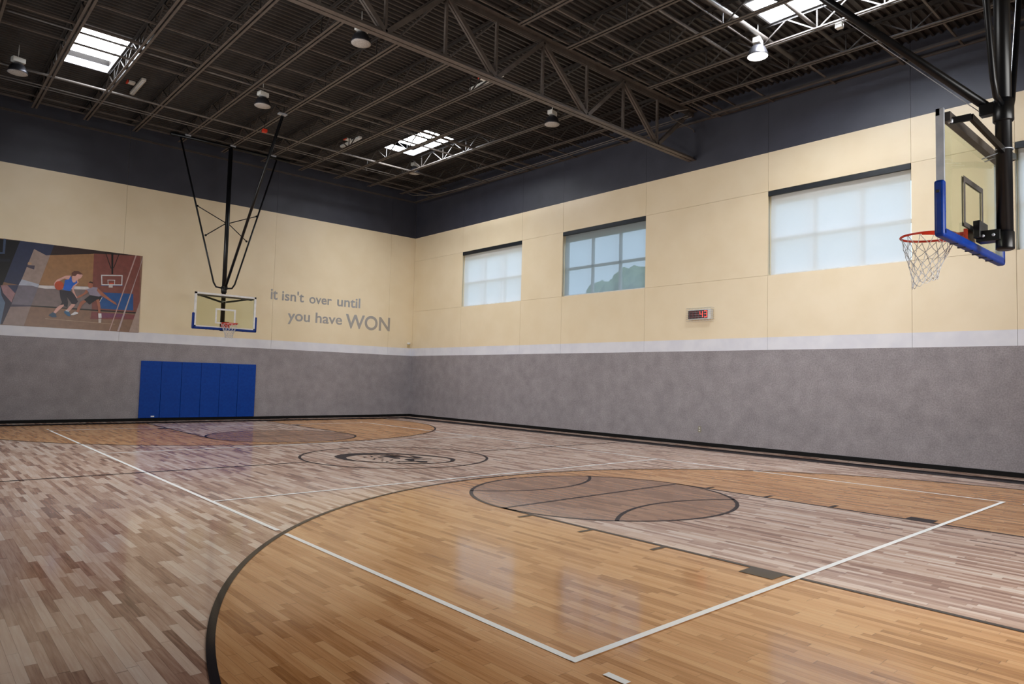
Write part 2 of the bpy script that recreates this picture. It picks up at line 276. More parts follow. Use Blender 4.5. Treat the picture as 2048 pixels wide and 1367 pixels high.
def glass(name, tint, spec, fac):
    m = bpy.data.materials.new(name); m.use_nodes = True
    t = NT(m); t.n.remove(t.n['Principled BSDF'])
    tr = t.new('ShaderNodeBsdfTransparent'); tr.inputs[0].default_value = tint
    gl = t.new('ShaderNodeBsdfGlossy'); gl.inputs['Roughness'].default_value = spec
    fr = t.new('ShaderNodeFresnel'); fr.inputs[0].default_value = fac
    mx = t.new('ShaderNodeMixShader')
    gm = t.new('ShaderNodeNewGeometry')
    t.link(t.math('MULTIPLY', fr.outputs[0], t.math('SUBTRACT', 1.0, gm.outputs['Backfacing'])), mx.inputs[0]); t.link(tr.outputs[0], mx.inputs[1]); t.link(gl.outputs[0], mx.inputs[2])
    t.link(mx.outputs[0], t.n['Material Output'].inputs[0])
    return m
M['glass'] = glass('window_glass', (.93, .96, .97, 1), .02, 1.25)
M['board_glass'] = glass('backboard_glass', (.93, .95, .86, 1), .03, 1.45)

def shade(name, openness, col):
    m = bpy.data.materials.new(name); m.use_nodes = True
    t = NT(m); t.n.remove(t.n['Principled BSDF'])
    tr = t.new('ShaderNodeBsdfTransparent')
    tl = t.new('ShaderNodeBsdfTranslucent'); tl.inputs[0].default_value = col
    df = t.new('ShaderNodeBsdfDiffuse'); df.inputs[0].default_value = col
    a = t.new('ShaderNodeMixShader'); a.inputs[0].default_value = .45
    t.link(tl.outputs[0], a.inputs[1]); t.link(df.outputs[0], a.inputs[2])
    tc = t.new('ShaderNodeTexCoord'); n = t.new('ShaderNodeTexNoise'); n.inputs['Scale'].default_value = 1.3
    t.link(tc.outputs['Object'], n.inputs['Vector'])
    b = t.new('ShaderNodeMixShader')
    t.link(t.math('MULTIPLY_ADD', n.outputs[0], .05, openness - .025), b.inputs[0])
    t.link(a.outputs[0], b.inputs[1]); t.link(tr.outputs[0], b.inputs[2])
    t.link(b.outputs[0], t.n['Material Output'].inputs[0])
    return m
M['shade'] = shade('white_screen_fabric', .08, (.88, .89, .90, 1))
M['shade_open'] = shade('sheer_screen_fabric', .24, (.38, .45, .50, 1))

# ------------------------------------------------------------------ mesh helpers
class MB:
    def __init__(s): s.bm = bmesh.new(); s.mats = []
    def mi(s, m):
        if m not in s.mats: s.mats.append(m)
        return s.mats.index(m)
    def box(s, x0, x1, y0, y1, z0, z1, m, bevel=0):
        if x0 > x1: x0, x1 = x1, x0
        if y0 > y1: y0, y1 = y1, y0
        if z0 > z1: z0, z1 = z1, z0
        i = s.mi(m)
        v = [s.bm.verts.new((x, y, z)) for x in (x0, x1) for y in (y0, y1) for z in (z0, z1)]
        fs = []
        for q in ((0, 1, 3, 2), (4, 6, 7, 5), (0, 4, 5, 1), (2, 3, 7, 6), (0, 2, 6, 4), (1, 5, 7, 3)):
            f = s.bm.faces.new([v[k] for k in q]); f.material_index = i; fs.append(f)
        if bevel:
            es = list({e for f in fs for e in f.edges})
            r = bmesh.ops.bevel(s.bm, geom=es, offset=bevel, segments=3, affect='EDGES', profile=.5)
            for f in r['faces']: f.material_index = i; f.smooth = True
        return s
    def bar(s, a, b, w, h, m, up=(0, 0, 1)):
        """square-section bar from a to b, w across, h along the up side"""
        a, b = Vector(a), Vector(b); d = (b - a).normalized()
        u = Vector(up)
        if abs(d.dot(u)) > .98: u = Vector((1, 0, 0))
        sx = d.cross(u).normalized(); u = sx.cross(d).normalized()
        i = s.mi(m)
        v = []
        for p in (a, b):
            for q in ((-1, -1), (1, -1), (1, 1), (-1, 1)):
                v.append(s.bm.verts.new(p + sx * q[0] * w / 2 + u * q[1] * h / 2))
        for q in ((0, 1, 2, 3), (7, 6, 5, 4), (0, 4, 5, 1), (1, 5, 6, 2), (2, 6, 7, 3), (3, 7, 4, 0)):
            f = s.bm.faces.new([v[k] for k in q]); f.material_index = i
        return s
    def tube(s, pts, r, m, n=10, cap=True, closed=False):
        P = [Vector(p) for p in pts]; i = s.mi(m); rings = []
        N = len(P); prev = None
        for k, p in enumerate(P):
            if closed: d = (P[(k + 1) % N] - P[k - 1]).normalized()
            elif k == 0: d = (P[1] - P[0]).normalized()
            elif k == N - 1: d = (P[-1] - P[-2]).normalized()
            else: d = ((P[k + 1] - p).normalized() + (p - P[k - 1]).normalized()).normalized()
            if prev is None:
                u = Vector((0, 0, 1)) if abs(d.z) < .9 else Vector((1, 0, 0))
                u = (u - d * u.dot(d)).normalized()
            else:
                u = (prev - d * prev.dot(d)).normalized()
            prev = u; w = d.cross(u)
            rr = r[k] if isinstance(r, (list, tuple)) else r
            rings.append([s.bm.verts.new(p + (u * math.cos(2 * PI * j / n) + w * math.sin(2 * PI * j / n)) * rr) for j in range(n)])
        for k in range(N if closed else N - 1):
            A, B = rings[k], rings[(k + 1) % N]
            for j in range(n):
                f = s.bm.faces.new((A[j], A[(j + 1) % n], B[(j + 1) % n], B[j])); f.material_index = i; f.smooth = True
        if cap and not closed:
            for R, rev in ((rings[0], True), (rings[-1], False)):
                f = s.bm.faces.new(R[::-1] if rev else R); f.material_index = i
        return s
    def lathe(s, c, prof, m, n=32, axis='z'):
        """prof: list of (radius, height)"""
        i = s.mi(m); rings = []
        for r, h in prof:
            ring = []
            for j in range(n):
                a = 2 * PI * j / n; x, y = math.cos(a) * r, math.sin(a) * r
                p = (x, y, h) if axis == 'z' else ((h, x, y) if axis == 'x' else (x, h, y))
                ring.append(s.bm.verts.new(Vector(c) + Vector(p)))
            rings.append(ring)
        for A, B in zip(rings, rings[1:]):
            for j in range(n):
                f = s.bm.faces.new((A[j], A[(j + 1) % n], B[(j + 1) % n], B[j])); f.material_index = i; f.smooth = True
        for R in (rings[0][::-1], rings[-1]):
            f = s.bm.faces.new(R); f.material_index = i
        return s
    def poly(s, loops, m, f3):
        """filled flat polygon with optional holes; f3 maps a 2-d point to 3-d"""
        i = s.mi(m)
        L = [[Vector((p[0], p[1], 0)) for p in lp] for lp in loops]
        flat = [p for lp in loops for p in lp]
        vs = [s.bm.verts.new(f3(p)) for p in flat]
        for tri in tessellate_polygon(L):
            try: f = s.bm.faces.new([vs[k] for k in tri])
            except ValueError: continue
            f.material_index = i
        return s
    def build(s, name, parent=None, loc=None, fix=True):
        if fix: bmesh.ops.recalc_face_normals(s.bm, faces=s.bm.faces)
        me = bpy.data.meshes.new(name); s.bm.to_mesh(me); s.bm.free()
        for m in s.mats: me.materials.append(m)
        o = bpy.data.objects.new(name, me); COL.objects.link(o)
        if loc is not None: o.location = loc
        if parent: o.parent = parent
        return o

def tag(o, label=None, cat=None, group=None, kind=None):
    if label: o['label'] = label
    if cat: o['category'] = cat
    if group: o['group'] = group
    if kind: o['kind'] = kind
    return o
def thing(name, label, cat, loc=(0, 0, 0), rz=0, group=None):
    o = bpy.data.objects.new(name, None); COL.objects.link(o)
    o.location = loc; o.rotation_euler = (0, 0, rz); o.empty_display_size = .2
    return tag(o, label, cat, group)
def struct(o, label=None, cat=None): return tag(o, label, cat, kind='structure')
def copy_tree(o, parent=None):
    c = o.copy(); COL.objects.link(c)
    if parent: c.parent = parent
    for ch in list(o.children): copy_tree(ch, c)
    return c
ORD = ['first', 'second', 'third', 'fourth', 'fifth', 'sixth', 'seventh', 'eighth', 'ninth', 'tenth', 'eleventh', 'twelfth']

# ------------------------------------------------------------------ floor with its painted and stained court
HL, BX, VW, VL = 11.075, 7.343, 4.5, 9.0
FTY = HL - 5.77; HY = HL - 1.6; R3 = 6.30; KEY = 1.83
fb = MB()
fb.box(LX, WX + .05, NY, WY + .05, -.12, 0, M['maple'])
def lay(k): return lambda p: (p[0], p[1], 0.0010 * k)
def arc(cx, cy, r, a0, a1, n=96): return [(cx + r * math.cos(a0 + (a1 - a0) * i / n), cy + r * math.sin(a0 + (a1 - a0) * i / n)) for i in range(n + 1)]
def rect(x0, x1, y0, y1): return [(x0, y0), (x1, y0), (x1, y1), (x0, y1)]
def ringp(cx, cy, r, w, k, m, a0=0, a1=2 * PI, n=120):
    A = arc(cx, cy, r, a0, a1, n); B = arc(cx, cy, r - w, a0, a1, n); i = fb.mi(m)
    f3 = lay(k)
    va = [fb.bm.verts.new(f3(p)) for p in A]; vb = [fb.bm.verts.new(f3(p)) for p in B]
    for q in range(n):
        f = fb.bm.faces.new((va[q], va[q + 1], vb[q + 1], vb[q])); f.material_index = i
BL, WH = M['line_black'], M['line_white']
def white_v(x, y0, y1):          # white side line, left out where the dark arc crosses it
    yc = math.sqrt(R3 ** 2 - x * x)
    segs = []; cuts = sorted([-(HY - yc) , (HY - yc)])
    a = y0
    for c in cuts:
        segs.append((a, c - .09)); a = c + .09
    segs.append((a, y1))
    for p, q in segs: fb.poly([rect(x - .025, x + .025, p, q)], WH, lay(4))
for s in (-1, 1):
    # amber three-point area
    a = arc(0, -HY, R3, 0, PI) if s < 0 else arc(0, HY, R3, PI, 2 * PI)
    if s < 0: outl = [(R3, -HL)] + a + [(-R3, -HL)]
    else: outl = [(-R3, HL)] + a + [(R3, HL)]
    fb.poly([outl], M['amber'], lay(1))
    # natural key and brown circle
    fb.poly([rect(-KEY, KEY, min(s * HL, s * FTY), max(s * HL, s * FTY))], M['maple'], lay(2))
    fb.poly([arc(0, s * FTY, 1.83, 0, 2 * PI)[:-1]], M['brown'], lay(3))
    # dark lines
    ringp(0, s * HY, R3, .05, 4, BL, *((0, PI) if s < 0 else (PI, 2 * PI)))
    for q in (-1, 1):
        fb.poly([rect(q * R3 - .05 * (q > 0), q * R3 + .05 * (q < 0), min(s * HL, s * HY), max(s * HL, s * HY))], BL, lay(4))
        fb.poly([rect(q * KEY - .05 * (q > 0), q * KEY + .05 * (q < 0), min(s * HL, s * FTY), max(s * HL, s * FTY))], BL, lay(4))
        # lane marks
        x0, x1 = (KEY, KEY + .2) if q > 0 else (-KEY - .2, -KEY)
        for (y0, y1) in ((8.57, 8.87), (7.65, 7.70), (6.73, 6.78), (5.80, 5.85)):
            fb.poly([rect(x0, x1, min(s * y0, s * y1), max(s * y0, s * y1))], BL, lay(4))
    ringp(0, s * FTY, 1.83, .05, 4, BL)
    fb.poly([rect(-KEY, KEY, s * FTY - .025, s * FTY + .025)], BL, lay(4))
    # wide dark border stripe around the court
    e0, e1 = HL - .27, HL + .27
    fb.poly([rect(-BX - .27, BX + .27, min(s * e0, s * e1), max(s * e0, s * e1))], BL, lay(5))
    fb.poly([rect(min(s * (BX - .27), s * (BX + .27)), max(s * (BX - .27), s * (BX + .27)), -e0, e0)], BL, lay(5))
    # volleyball court
    fb.poly([rect(-VW, VW, s * VL - .05 * (s > 0), s * VL + .05 * (s < 0))], WH, lay(6 if s < 0 else 3.5))
    fb.poly([rect(-VW, VW, s * 3 - .025, s * 3 + .025)], WH, lay(3.5))
    for q in (-1, 1):
        fb.poly([rect(q * VW - .05 * (q > 0), q * VW + .05 * (q < 0), min(s * (VL + .2), s * (VL + .35)), max(s * (VL + .2), s * (VL + .35)))], WH, lay(6))
    white_v(s * (VW - .025), -VL, VL)
# basketball seams inside the near circle
def seam(p3):
    (x1, y1), (x2, y2), (x3, y3) = p3
    d = 2 * (x1 * (y2 - y3) + x2 * (y3 - y1) + x3 * (y1 - y2))
    ux = ((x1**2 + y1**2) * (y2 - y3) + (x2**2 + y2**2) * (y3 - y1) + (x3**2 + y3**2) * (y1 - y2)) / d
    uy = ((x1**2 + y1**2) * (x3 - x2) + (x2**2 + y2**2) * (x1 - x3) + (x3**2 + y3**2) * (x2 - x1)) / d
    r = math.hypot(x1 - ux, y1 - uy); a = [math.atan2(y - uy, x - ux) for x, y in p3]
    if abs(a[2] - a[0]) > PI: a = [v % (2 * PI) for v in a]
    ringp(ux, uy, r + .025, .05, 4, BL, a[0], a[2], 40)
seam([(1.24, -3.98), (-0.2, -4.57), (-1.33, -4.06)])
seam([(-1.25, -6.62), (-0.1, -6.20), (1.25, -6.63)])
# centre line, centre circle and centre mark
fb.poly([rect(-BX, -1.83, -.025, .025)], BL, lay(4)); fb.poly([rect(1.83, BX, -.025, .025)], BL, lay(4))
ringp(0, 0, 1.83, .05, 4, BL)
fb.poly([RING_OUT, RING_IN], BL, lay(4))
for p in MARKS: fb.poly([p], BL, lay(4))
floor = struct(fb.build('floor', fix=False), 'varnished maple gym floor with amber and brown court areas')
for f in floor.data.polygons:
    pass
# make sure every overlay faces up
bm = bmesh.new(); bm.from_mesh(floor.data)
for f in bm.faces:
    if f.calc_center_median().z > 0 and f.normal.z < 0: f.normal_flip()
bm.to_mesh(floor.data); bm.free()

# ------------------------------------------------------------------ walls
G = .003
def band_mat(z):
    return M['grey_wall'] if z < Z0 else M['white_band'] if z < Z1 else M['cream'] if z < ZC else M['charcoal']
WIN_R = [(5.368, 8.656), (0.196, 3.447), (-6.625, -3.467), (-11.65, -8.41)]
ys = [NY, -11.65, -8.41, -6.625, -3.467, .196, 3.447, 5.368, 8.656, WY]
wr = MB()
def is_win(y): return any(a < y < b for a, b in WIN_R)
for y0, y1 in zip(ys, ys[1:]):
    ym = (y0 + y1) / 2
    # backing wall (thick) with the window openings left out
    for z0, z1 in ((0, ZB), (ZB, ZT), (ZT, 9.4)):
        if z1 == ZT and is_win(ym): continue
        wr.box(WX + .02, WX + .32, y0, y1, z0, z1, M['cream'])
    # finish panels in front of it
    for z0, z1 in ((0, Z0), (Z0, Z1), (Z1, ZB), (ZB, ZT), (ZT, ZC), (ZC, 9.4)):
        if (z0, z1) == (ZB, ZT) and is_win(ym): continue
        g = G if z0 >= Z0 else 0
        gb = G if z0 in (ZB, ZT) else 0; gt = G if z1 in (ZB, ZT) else 0
        wr.box(WX, WX + .02, y0 + g, y1 - g, z0 + gb, z1 - gt, band_mat((z0 + z1) / 2))
struct(wr.build('wall_right'), 'long wall with high windows, cream over grey with a dark upper band')
wb = MB()
wb.box(LX - .3, WX + .32, WY + .02, WY + .32, 0, 9.4, M['cream'])
xs = [LX, -7.2, -2.45, 2.28, 7.0, WX]
for x0, x1 in zip(xs, xs[1:]):
    for z0, z1 in ((0, Z0), (Z0, Z1), (Z1, ZC), (ZC, 9.4)):
        g = G if z0 >= Z0 else 0
        wb.box(x0 + g, x1 - g, WY, WY + .02, z0, z1, band_mat((z0 + z1) / 2))
struct(wb.build('wall_back'), 'end wall behind the far hoop, cream over grey with a dark upper band')
wl = MB()
WIN_L = [(7.05, 10.15), (3.35, 6.45), (-1.15, 1.95), (-5.15, -2.05)]
yl = sorted({NY, WY} | {v for w in WIN_L for v in w})
for y0, y1 in zip(yl, yl[1:]):
    w = any(a < (y0 + y1) / 2 < b for a, b in WIN_L)
    for z0, z1 in ((0, Z0), (Z0, Z1), (Z1, 3.9), (3.9, 5.9), (5.9, ZC), (ZC, 9.4)):
        if w and z0 == 3.9: continue
        wl.box(LX - .3, LX, y0, y1, z0, z1, band_mat((z0 + z1) / 2))
struct(wl.build('wall_left'), 'side wall left of the camera')
wf = MB()
for x0, x1, z0, z1 in ((LX - .3, -3.1, 0, 4.1), (1.1, WX + .32, 0, 4.1), (LX - .3, WX + .32, 4.1, 9.4), (-3.1, 1.1, 0, 1.7)):
    wf.box(x0, x1, NY - .3, NY, z0, z1, M['cream'] if z0 > 0 else M['grey_wall'])
struct(wf.build('wall_front'), 'wall behind the camera')
for (nm, args) in (('baseboard_right', (WX - .014, WX + .001, NY, WY - .014, 0, .093)), ('baseboard_back', (LX, WX, WY - .014, WY + .001, 0, .093))):
    b = MB(); b.box(*args, M['dark_base']); struct(b.build(nm))

# ------------------------------------------------------------------ roof deck
dk = MB(); di = dk.mi(M['deck'])
pitch, dep = .1524, .055
def strip(x0, x1, y, hole=False):
    prof = [(0, 0), (.045, 0), (.062, dep), (.135, dep), (pitch, 0)]
    vv = []
    for dy, dz in prof:
        z = zdk(y + dy) + dz
        vv.append((dk.bm.verts.new((x0, y + dy, z)), dk.bm.verts.new((x1, y + dy, z))))
    for a, b in zip(vv, vv[1:]):
        f = dk.bm.faces.new((a[0], a[1], b[1], b[0])); f.material_index = di
y = NY
while y < WY + .02:
    cuts = sorted((a, b) for (a, b, c, d) in SKY if c - .1 < y < d)
    xx, e = [], LX - .1
    for a, b in cuts: xx.append((e, a)); e = b
    xx.append((e, WX + .1))
    for a, b in xx: strip(a, b, y)
    y += pitch
y = NY - .1
# roof build-up over the steel deck, so that no sky leaks in
def roofbox(x0, x1, y0, y1): dk.box(x0, x1, y0, y1, 9.25, 9.45, M['deck'])
yc = sorted({NY - .3, WY + .32} | {v for s_ in SKY for v in s_[2:]})
for y0, y1 in zip(yc, yc[1:]):
    ym = (y0 + y1) / 2; segs = [(LX - .3, WX + .32)]
    for (a, b, c, d) in SKY:
        if c < ym < d:
            new = []
            for p, q in segs:
                if p < a and b < q: new += [(p, a), (b, q)]
                else: new.append((p, q))
            segs = new
    for p, q in segs: roofbox(p, q, y0, y1)
struct(dk.build('ceiling', fix=False), 'dark corrugated steel roof deck')
for (x0, x1, y0, y1), lab in zip(SKY, ('rectangular skylight above the mural end, far left of the ceiling', 'rectangular skylight near the far corner, above the silver lettering', 'rectangular skylight above the near hoop brace, beside the lit lamp')):
    t = thing('skylight', lab, 'skylight', ((x0 + x1) / 2, (y0 + y1) / 2, zdk((y0 + y1) / 2)), 0, 'roof skylights')
    hx, hy = (x1 - x0) / 2, (y1 - y0) / 2
    c = MB()
    for a in ((-hx - .04, -hx, -hy - .04, hy + .04), (hx, hx + .04, -hy - .04, hy + .04), (-hx, hx, -hy - .04, -hy), (-hx, hx, hy, hy + .04)):
        c.box(a[0], a[1], a[2], a[3], .003, .60, M['alu'])
    c.build('curb', t)
    l = MB(); i = l.mi(SKYM[[s_[0] for s_ in SKY].index(x0)]); n = 10; grid = []
    for iy in range(n + 1):
        r = []
        for ix in range(n + 1):
            u, v = ix / n * 2 - 1, iy / n * 2 - 1
            r.append(l.bm.verts.new((u * hx, v * hy, .33 + .14 * (1 - u ** 4) * (1 - v ** 4))))
        grid.append(r)
    for iy in range(n):
        for ix in range(n):
            f = l.bm.faces.new((grid[iy][ix], grid[iy + 1][ix], grid[iy + 1][ix + 1], grid[iy][ix + 1])); f.material_index = i; f.smooth = True
    l.build('lens', t, fix=False)

# ------------------------------------------------------------------ windows and roller shades in the long wall
def window(n, y0, y1, where):
    w = thing('window_%d' % n, None, None, (WX + .24, (y0 + y1) / 2, ZB)); w['kind'] = 'structure'
    h = (y1 - y0) / 2; H = ZT - ZB
    f = MB(); S = M['mullion']
    for a in ((-h, -h + .06, 0, H), (h - .06, h, 0, H), (-h, h, 0, .06), (-h, h, H - .30, H)):
        f.box(-.03, .03, a[0], a[1], a[2], a[3], S)
    f.build('frame', w)
    m = MB()
    for q in (-h / 3, h / 3): m.box(-.028, .028, q - .045, q + .045, .06, H - .30, S)
    m.box(-.028, .028, -h + .06, h - .06, .85, .93, S)
    m.build('mullion', w)
    g = MB(); g.box(-.004, .004, -h + .05, h - .05, .05, H - .29, M['glass']); g.build('pane', w)
    return w
def roller(y0, y1, fab, label):
    t = thing('roller_shade', label, 'window shade', (WX, (y0 + y1) / 2, ZT), 0, 'roller shades on the long wall')
    h = (y1 - y0) / 2 - .006; H = ZT - ZB
    a = MB(); a.box(-.004, .05, -h, h, -.125, -.004, M['fascia'], .004); a.build('fascia', t)
    b = MB(); i = b.mi(fab); n = 24; rows = []
    for zz in range(n + 1):
        r = []
        for yy in range(n + 1):
            v = -h + .03 + (2 * h - .06) * yy / n; z = -.06 - (H - .085) * zz / n
            x = .085 + .007 * math.sin(yy * .9 + zz * .25) * (zz / n) + .005 * math.sin(yy * .37 - zz * .5)
            r.append(b.bm.verts.new((x, v, z)))
        rows.append(r)
    for p in range(n):
        for q in range(n):
            f = b.bm.faces.new((rows[p][q], rows[p][q + 1], rows[p + 1][q + 1], rows[p + 1][q])); f.smooth = True
    b.build('fabric', t, fix=False)
    c = MB(); c.box(.075, .10, -h + .03, h - .03, -H + .008, -H + .03, M['white_paint']); c.build('hem_bar', t)
    d = MB(); d.tube([(.03, h - .015, -.13), (.035, h - .015, -H + .02)], .004, M['steel_black'], 6); d.build('cord', t)
for n, ((y0, y1), lab, fab) in enumerate(zip(WIN_R, ('white roller shade on the window nearest the far corner', 'sheer roller shade on the second window from the corner, sky showing through', 'white roller shade on the wide window left of the near rim', 'roller shade on the window cut off by the frame behind the near hoop pole'), ('shade', 'shade_open', 'shade', 'shade'))):
    window(n + 1, y0, y1, lab); roller(y0, y1, M[fab], lab)

# ------------------------------------------------------------------ open-web roof joists
ST = M['steel']
def joist_mesh(y_wall, y_gird, bc0, bc1):
    """returns builders for the chords and the web; x is local, y and z are world"""
    lo, hi = min(y_wall, y_gird), max(y_wall, y_gird)
    top = MB(); bot = MB(); web = MB()
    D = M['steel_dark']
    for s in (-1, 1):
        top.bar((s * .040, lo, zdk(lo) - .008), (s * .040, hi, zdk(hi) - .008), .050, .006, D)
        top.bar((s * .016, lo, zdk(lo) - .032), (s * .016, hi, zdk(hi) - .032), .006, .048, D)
        bot.bar((s * .041, bc0, zbc(bc0) + .003), (s * .041, bc1, zbc(bc1) + .003), .052, .006, ST)
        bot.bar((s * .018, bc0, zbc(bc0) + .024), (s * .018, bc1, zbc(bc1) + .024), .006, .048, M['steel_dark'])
    base = 5.046
    k0 = math.ceil((bc0 + .1 - base) / 1.215); k1 = math.floor((bc1 - .1 - base) / 1.215)
    ns = [base + 1.215 * k for k in range(k0, k1 + 1)]
    for yb in ns:
        a = (0, yb, zbc(yb) + .02)
        for dy in (-.607, 0, .607):
            yt = yb + dy
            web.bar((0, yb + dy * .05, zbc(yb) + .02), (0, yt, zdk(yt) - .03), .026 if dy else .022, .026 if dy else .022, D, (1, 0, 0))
    if ns:
        for yb, ye in ((ns[0], lo), (ns[-1], hi)):
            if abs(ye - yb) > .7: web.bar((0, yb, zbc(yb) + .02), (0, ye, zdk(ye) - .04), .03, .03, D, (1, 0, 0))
    return top, bot, web
def joist(x, y_wall, y_gird, bc0, bc1, label, group, proto=None):
    t = thing('bar_joist', label, 'roof joist', (x, 0, 0), 0, group)
    if proto:
        for ch in proto.children:
            c = ch.copy(); COL.objects.link(c); c.parent = t
    else:
        top, bot, web = joist_mesh(y_wall, y_gird, bc0, bc1)
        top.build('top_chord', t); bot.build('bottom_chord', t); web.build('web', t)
    return t
P1 = P2 = None
for k, x in enumerate(JX[:11]):
    o = joist(x, WY - .02, GY, .2, 11.0, 'steel bar joist between girder and mural wall, %s from the window wall' % ORD[k], 'joists between the girder and the mural wall', P1)
    P1 = P1 or o
for k, x in enumerate(JXN):
    o = joist(x, NY + .02, GY, -13.4, -1.9, 'steel bar joist on the near side of the girder, %s from the window wall' % ORD[k], 'joists on the near side of the girder', P2)
    P2 = P2 or o
# far-left joists carry the skylight well; the purlins beside each skylight
# ------------------------------------------------------------------ main girder
g = thing('roof_girder', 'deep steel truss girder crossing the whole ceiling', 'girder', (0, GY, 0))
ZG0, ZG1 = 7.53, 8.86
b = MB()
for s in (-1, 1):
    b.bar((LX, s * .065, ZG0 + .006), (WX - .002, s * .065, ZG0 + .006), .10, .012, ST)
    b.bar((LX, s * .02, ZG0 + .055), (WX - .002, s * .02, ZG0 + .055), .012, .10, ST)
b.build('bottom_chord', g)
b = MB()
for s in (-1, 1):
    b.bar((LX, s * .075, ZG1 - .008), (WX - .002, s * .075, ZG1 - .008), .12, .014, ST)
    b.bar((LX, s * .02, ZG1 - .07), (WX - .002, s * .02, ZG1 - .07), .012, .12, ST)
b.build('top_chord', g)
nodes = [(x, k % 2 == 0) for k, x in enumerate([6.55, 5.2, 3.9, 2.5, 1.2, -.05, -1.35, -2.6, -3.9, -5.1, -6.4, -7.7])]
nodes = [(7.95, False)] + nodes
for (xa, ba), (xb, bb) in zip(nodes, nodes[1:]):
    w = MB()
    za, zb = (ZG0 + .05 if ba else ZG1 - .08), (ZG0 + .05 if bb else ZG1 - .08)
    for s in (-1, 1):
        w.bar((xa, s * .032, za), (xb, s * .032, zb), .045, .085, ST, (0, 0, 1))
    w.build('diagonal', g)
for xa, ba in nodes[1:]:
    w = MB(); w.bar((xa, 0, ZG0 + .05), (xa, 0, ZG1 - .07), .055, .05, ST, (1, 0, 0)); w.build('vertical', g)
for x in JX[:9]:
    w = MB(); w.bar((x + .55, .03, ZG0 + .06), (x, 1.55, zbc(.2) + .0), .04, .04, ST); w.build('kicker_brace', g)

# ------------------------------------------------------------------ pipes, conduits and bridging across the joists
def xpipe(y, z, r, x0, x1, label, cat='pipe', name='ceiling_pipe', group=None, m='pipe', square=False):
    b = MB()
    if square:
        b.bar((x0, y, z), (x1, y, z), r * 2, r * .5, M[m]); b.bar((x0, y - r, z + r * .8), (x1, y - r, z + r * .8), r * .5, r * 2, M[m])
    else: b.tube([(x0, y, z), (x1, y, z)], r, M[m], 10)
    return tag(b.build(name), label, cat, group)
FB = 'bridging lines between girder and mural wall'
xpipe(8.12, 8.66, .030, LX, 7.0, 'sprinkler pipe just past the two far skylights, parallel to the mural wall')
for dy, dz, lab in ((0, 0, 'lowest'), (.09, .03, 'middle'), (.18, .0, 'farthest')):
    xpipe(8.95 + dy, 8.66 + dz, .016, LX, 7.5, '%s of three thin conduits running together near the mural wall' % lab, 'conduit', 'conduit', 'three conduits running together near the mural wall')
for y, lab in ((10.12, 'inner of two bridging angles nearest the mural wall'), (10.62, 'outer bridging angle, nearest the mural wall'), (5.75, 'thin bridging angle crossing the middle of both far skylights'), (4.72, 'bridging angle at the girder-side edge of the far skylights'), (3.5, 'third bridging angle from the girder on the mural side'), (2.2, 'bridging angle closest to the girder on the mural side')):
    xpipe(y, zbc(y) + .055, (.024 if 'edge' in lab else .018) if 'skylights' in lab else .016, LX, WX, lab, 'bridging', 'bridging_angle', FB, 'steel', True)
xpipe(5.17, 8.70, .024, LX, WX, 'thin pipe crossing the far skylights beside a bridging angle', 'conduit', 'conduit')
NBR = 'bridging lines on the near side of the girder'
for y, lab in ((-1.97, 'bridging angle closest to the girder on the near side'), (-2.37, 'second bridging angle on the near side of the girder'), (-2.76, 'third bridging angle on the near side of the girder'), (-7.6, 'bridging angle above the near hoop pole')):
    xpipe(y, zbc(y) + .055, .016, LX, WX, lab, 'bridging', 'bridging_angle', NBR, 'steel', True)
xpipe(-4.0, 8.62, .032, LX, 7.3, 'pipe passing behind the lit high-bay lamp')
xpipe(-4.53, 8.66, .018, LX, 7.6, 'thin conduit between two thicker pipes by the near skylight', 'conduit', 'conduit')
xpipe(-4.84, 8.62, .048, LX, 7.2, 'thickest pipe, crossing the edge of the near skylight')
xpipe(-5.75, 8.62, .036, LX, 7.5, 'pipe crossing the middle of the near skylight')
def ypipe(x, y0, y1, z, r, label, cat='conduit', name='conduit', group=None):
    b = MB(); b.tube([(x, y0, z), (x, y1, z)], r, M['pipe'], 10); return tag(b.build(name), label, cat, group)
ypipe(7.50, -1.6, 11.2, 8.52, .014, 'inner thin conduit along the window wall, mural side of girder', group='conduits along the window wall')
ypipe(7.66, -1.6, 11.0, 8.54, .014, 'outer thin conduit along the window wall, mural side of girder', group='conduits along the window wall')
b = MB(); b.box(7.60, 7.67, NY, -2.2, 8.40, 8.408, M['steel']); b.box(7.60, 7.608, NY, -2.2, 8.408, 8.45, M['steel_dark'])
tag(b.build('cable_tray'), 'flat steel tray along the window wall on the near side of the girder', 'cable tray')
b = MB(); b.bar((WX - .03, NY, zbc(NY) + .05), (WX - .03, WY, zbc(WY) + .05), .06, .008, M['steel']); b.bar((WX - .005, NY, zbc(NY) + .08), (WX - .005, WY, zbc(WY) + .08), .008, .06, M['steel'])
struct(b.build('trim_1'), 'steel angle along the top of the window wall')
b = MB(); b.bar((LX, WY - .03, 8.72), (WX, WY - .03, 8.72), .06, .008, M['steel']); b.bar((LX, WY - .005, 8.75), (WX, WY - .005, 8.75), .008, .06, M['steel'])
struct(b.build('trim_2'), 'steel angle along the top of the mural wall')
sy = [(-2.16, 'nearest the girder'), (-3.6, 'above the scoreboard'), (-5.08, 'above the wide window'), (-6.5, 'beside the near hoop'), (.9, 'first past the girder on the mural side'), (2.9, 'second past the girder on the mural side'), (5.0, 'above the corner window'), (7.2, 'closest to the far corner')]
for y, lab in sy:
    b = MB()
    b.bar((6.8, y, zbc(y) + .02), (WX - .01, y, zbc(y) + .02), .05, .008, ST); b.bar((6.8, y + .021, zbc(y) + .045), (WX - .01, y + .021, zbc(y) + .045), .008, .05, ST)
    tag(b.build('wall_strut'), 'slotted strut to the window wall, ' + lab, 'strut', 'struts between the last joist and the window wall')
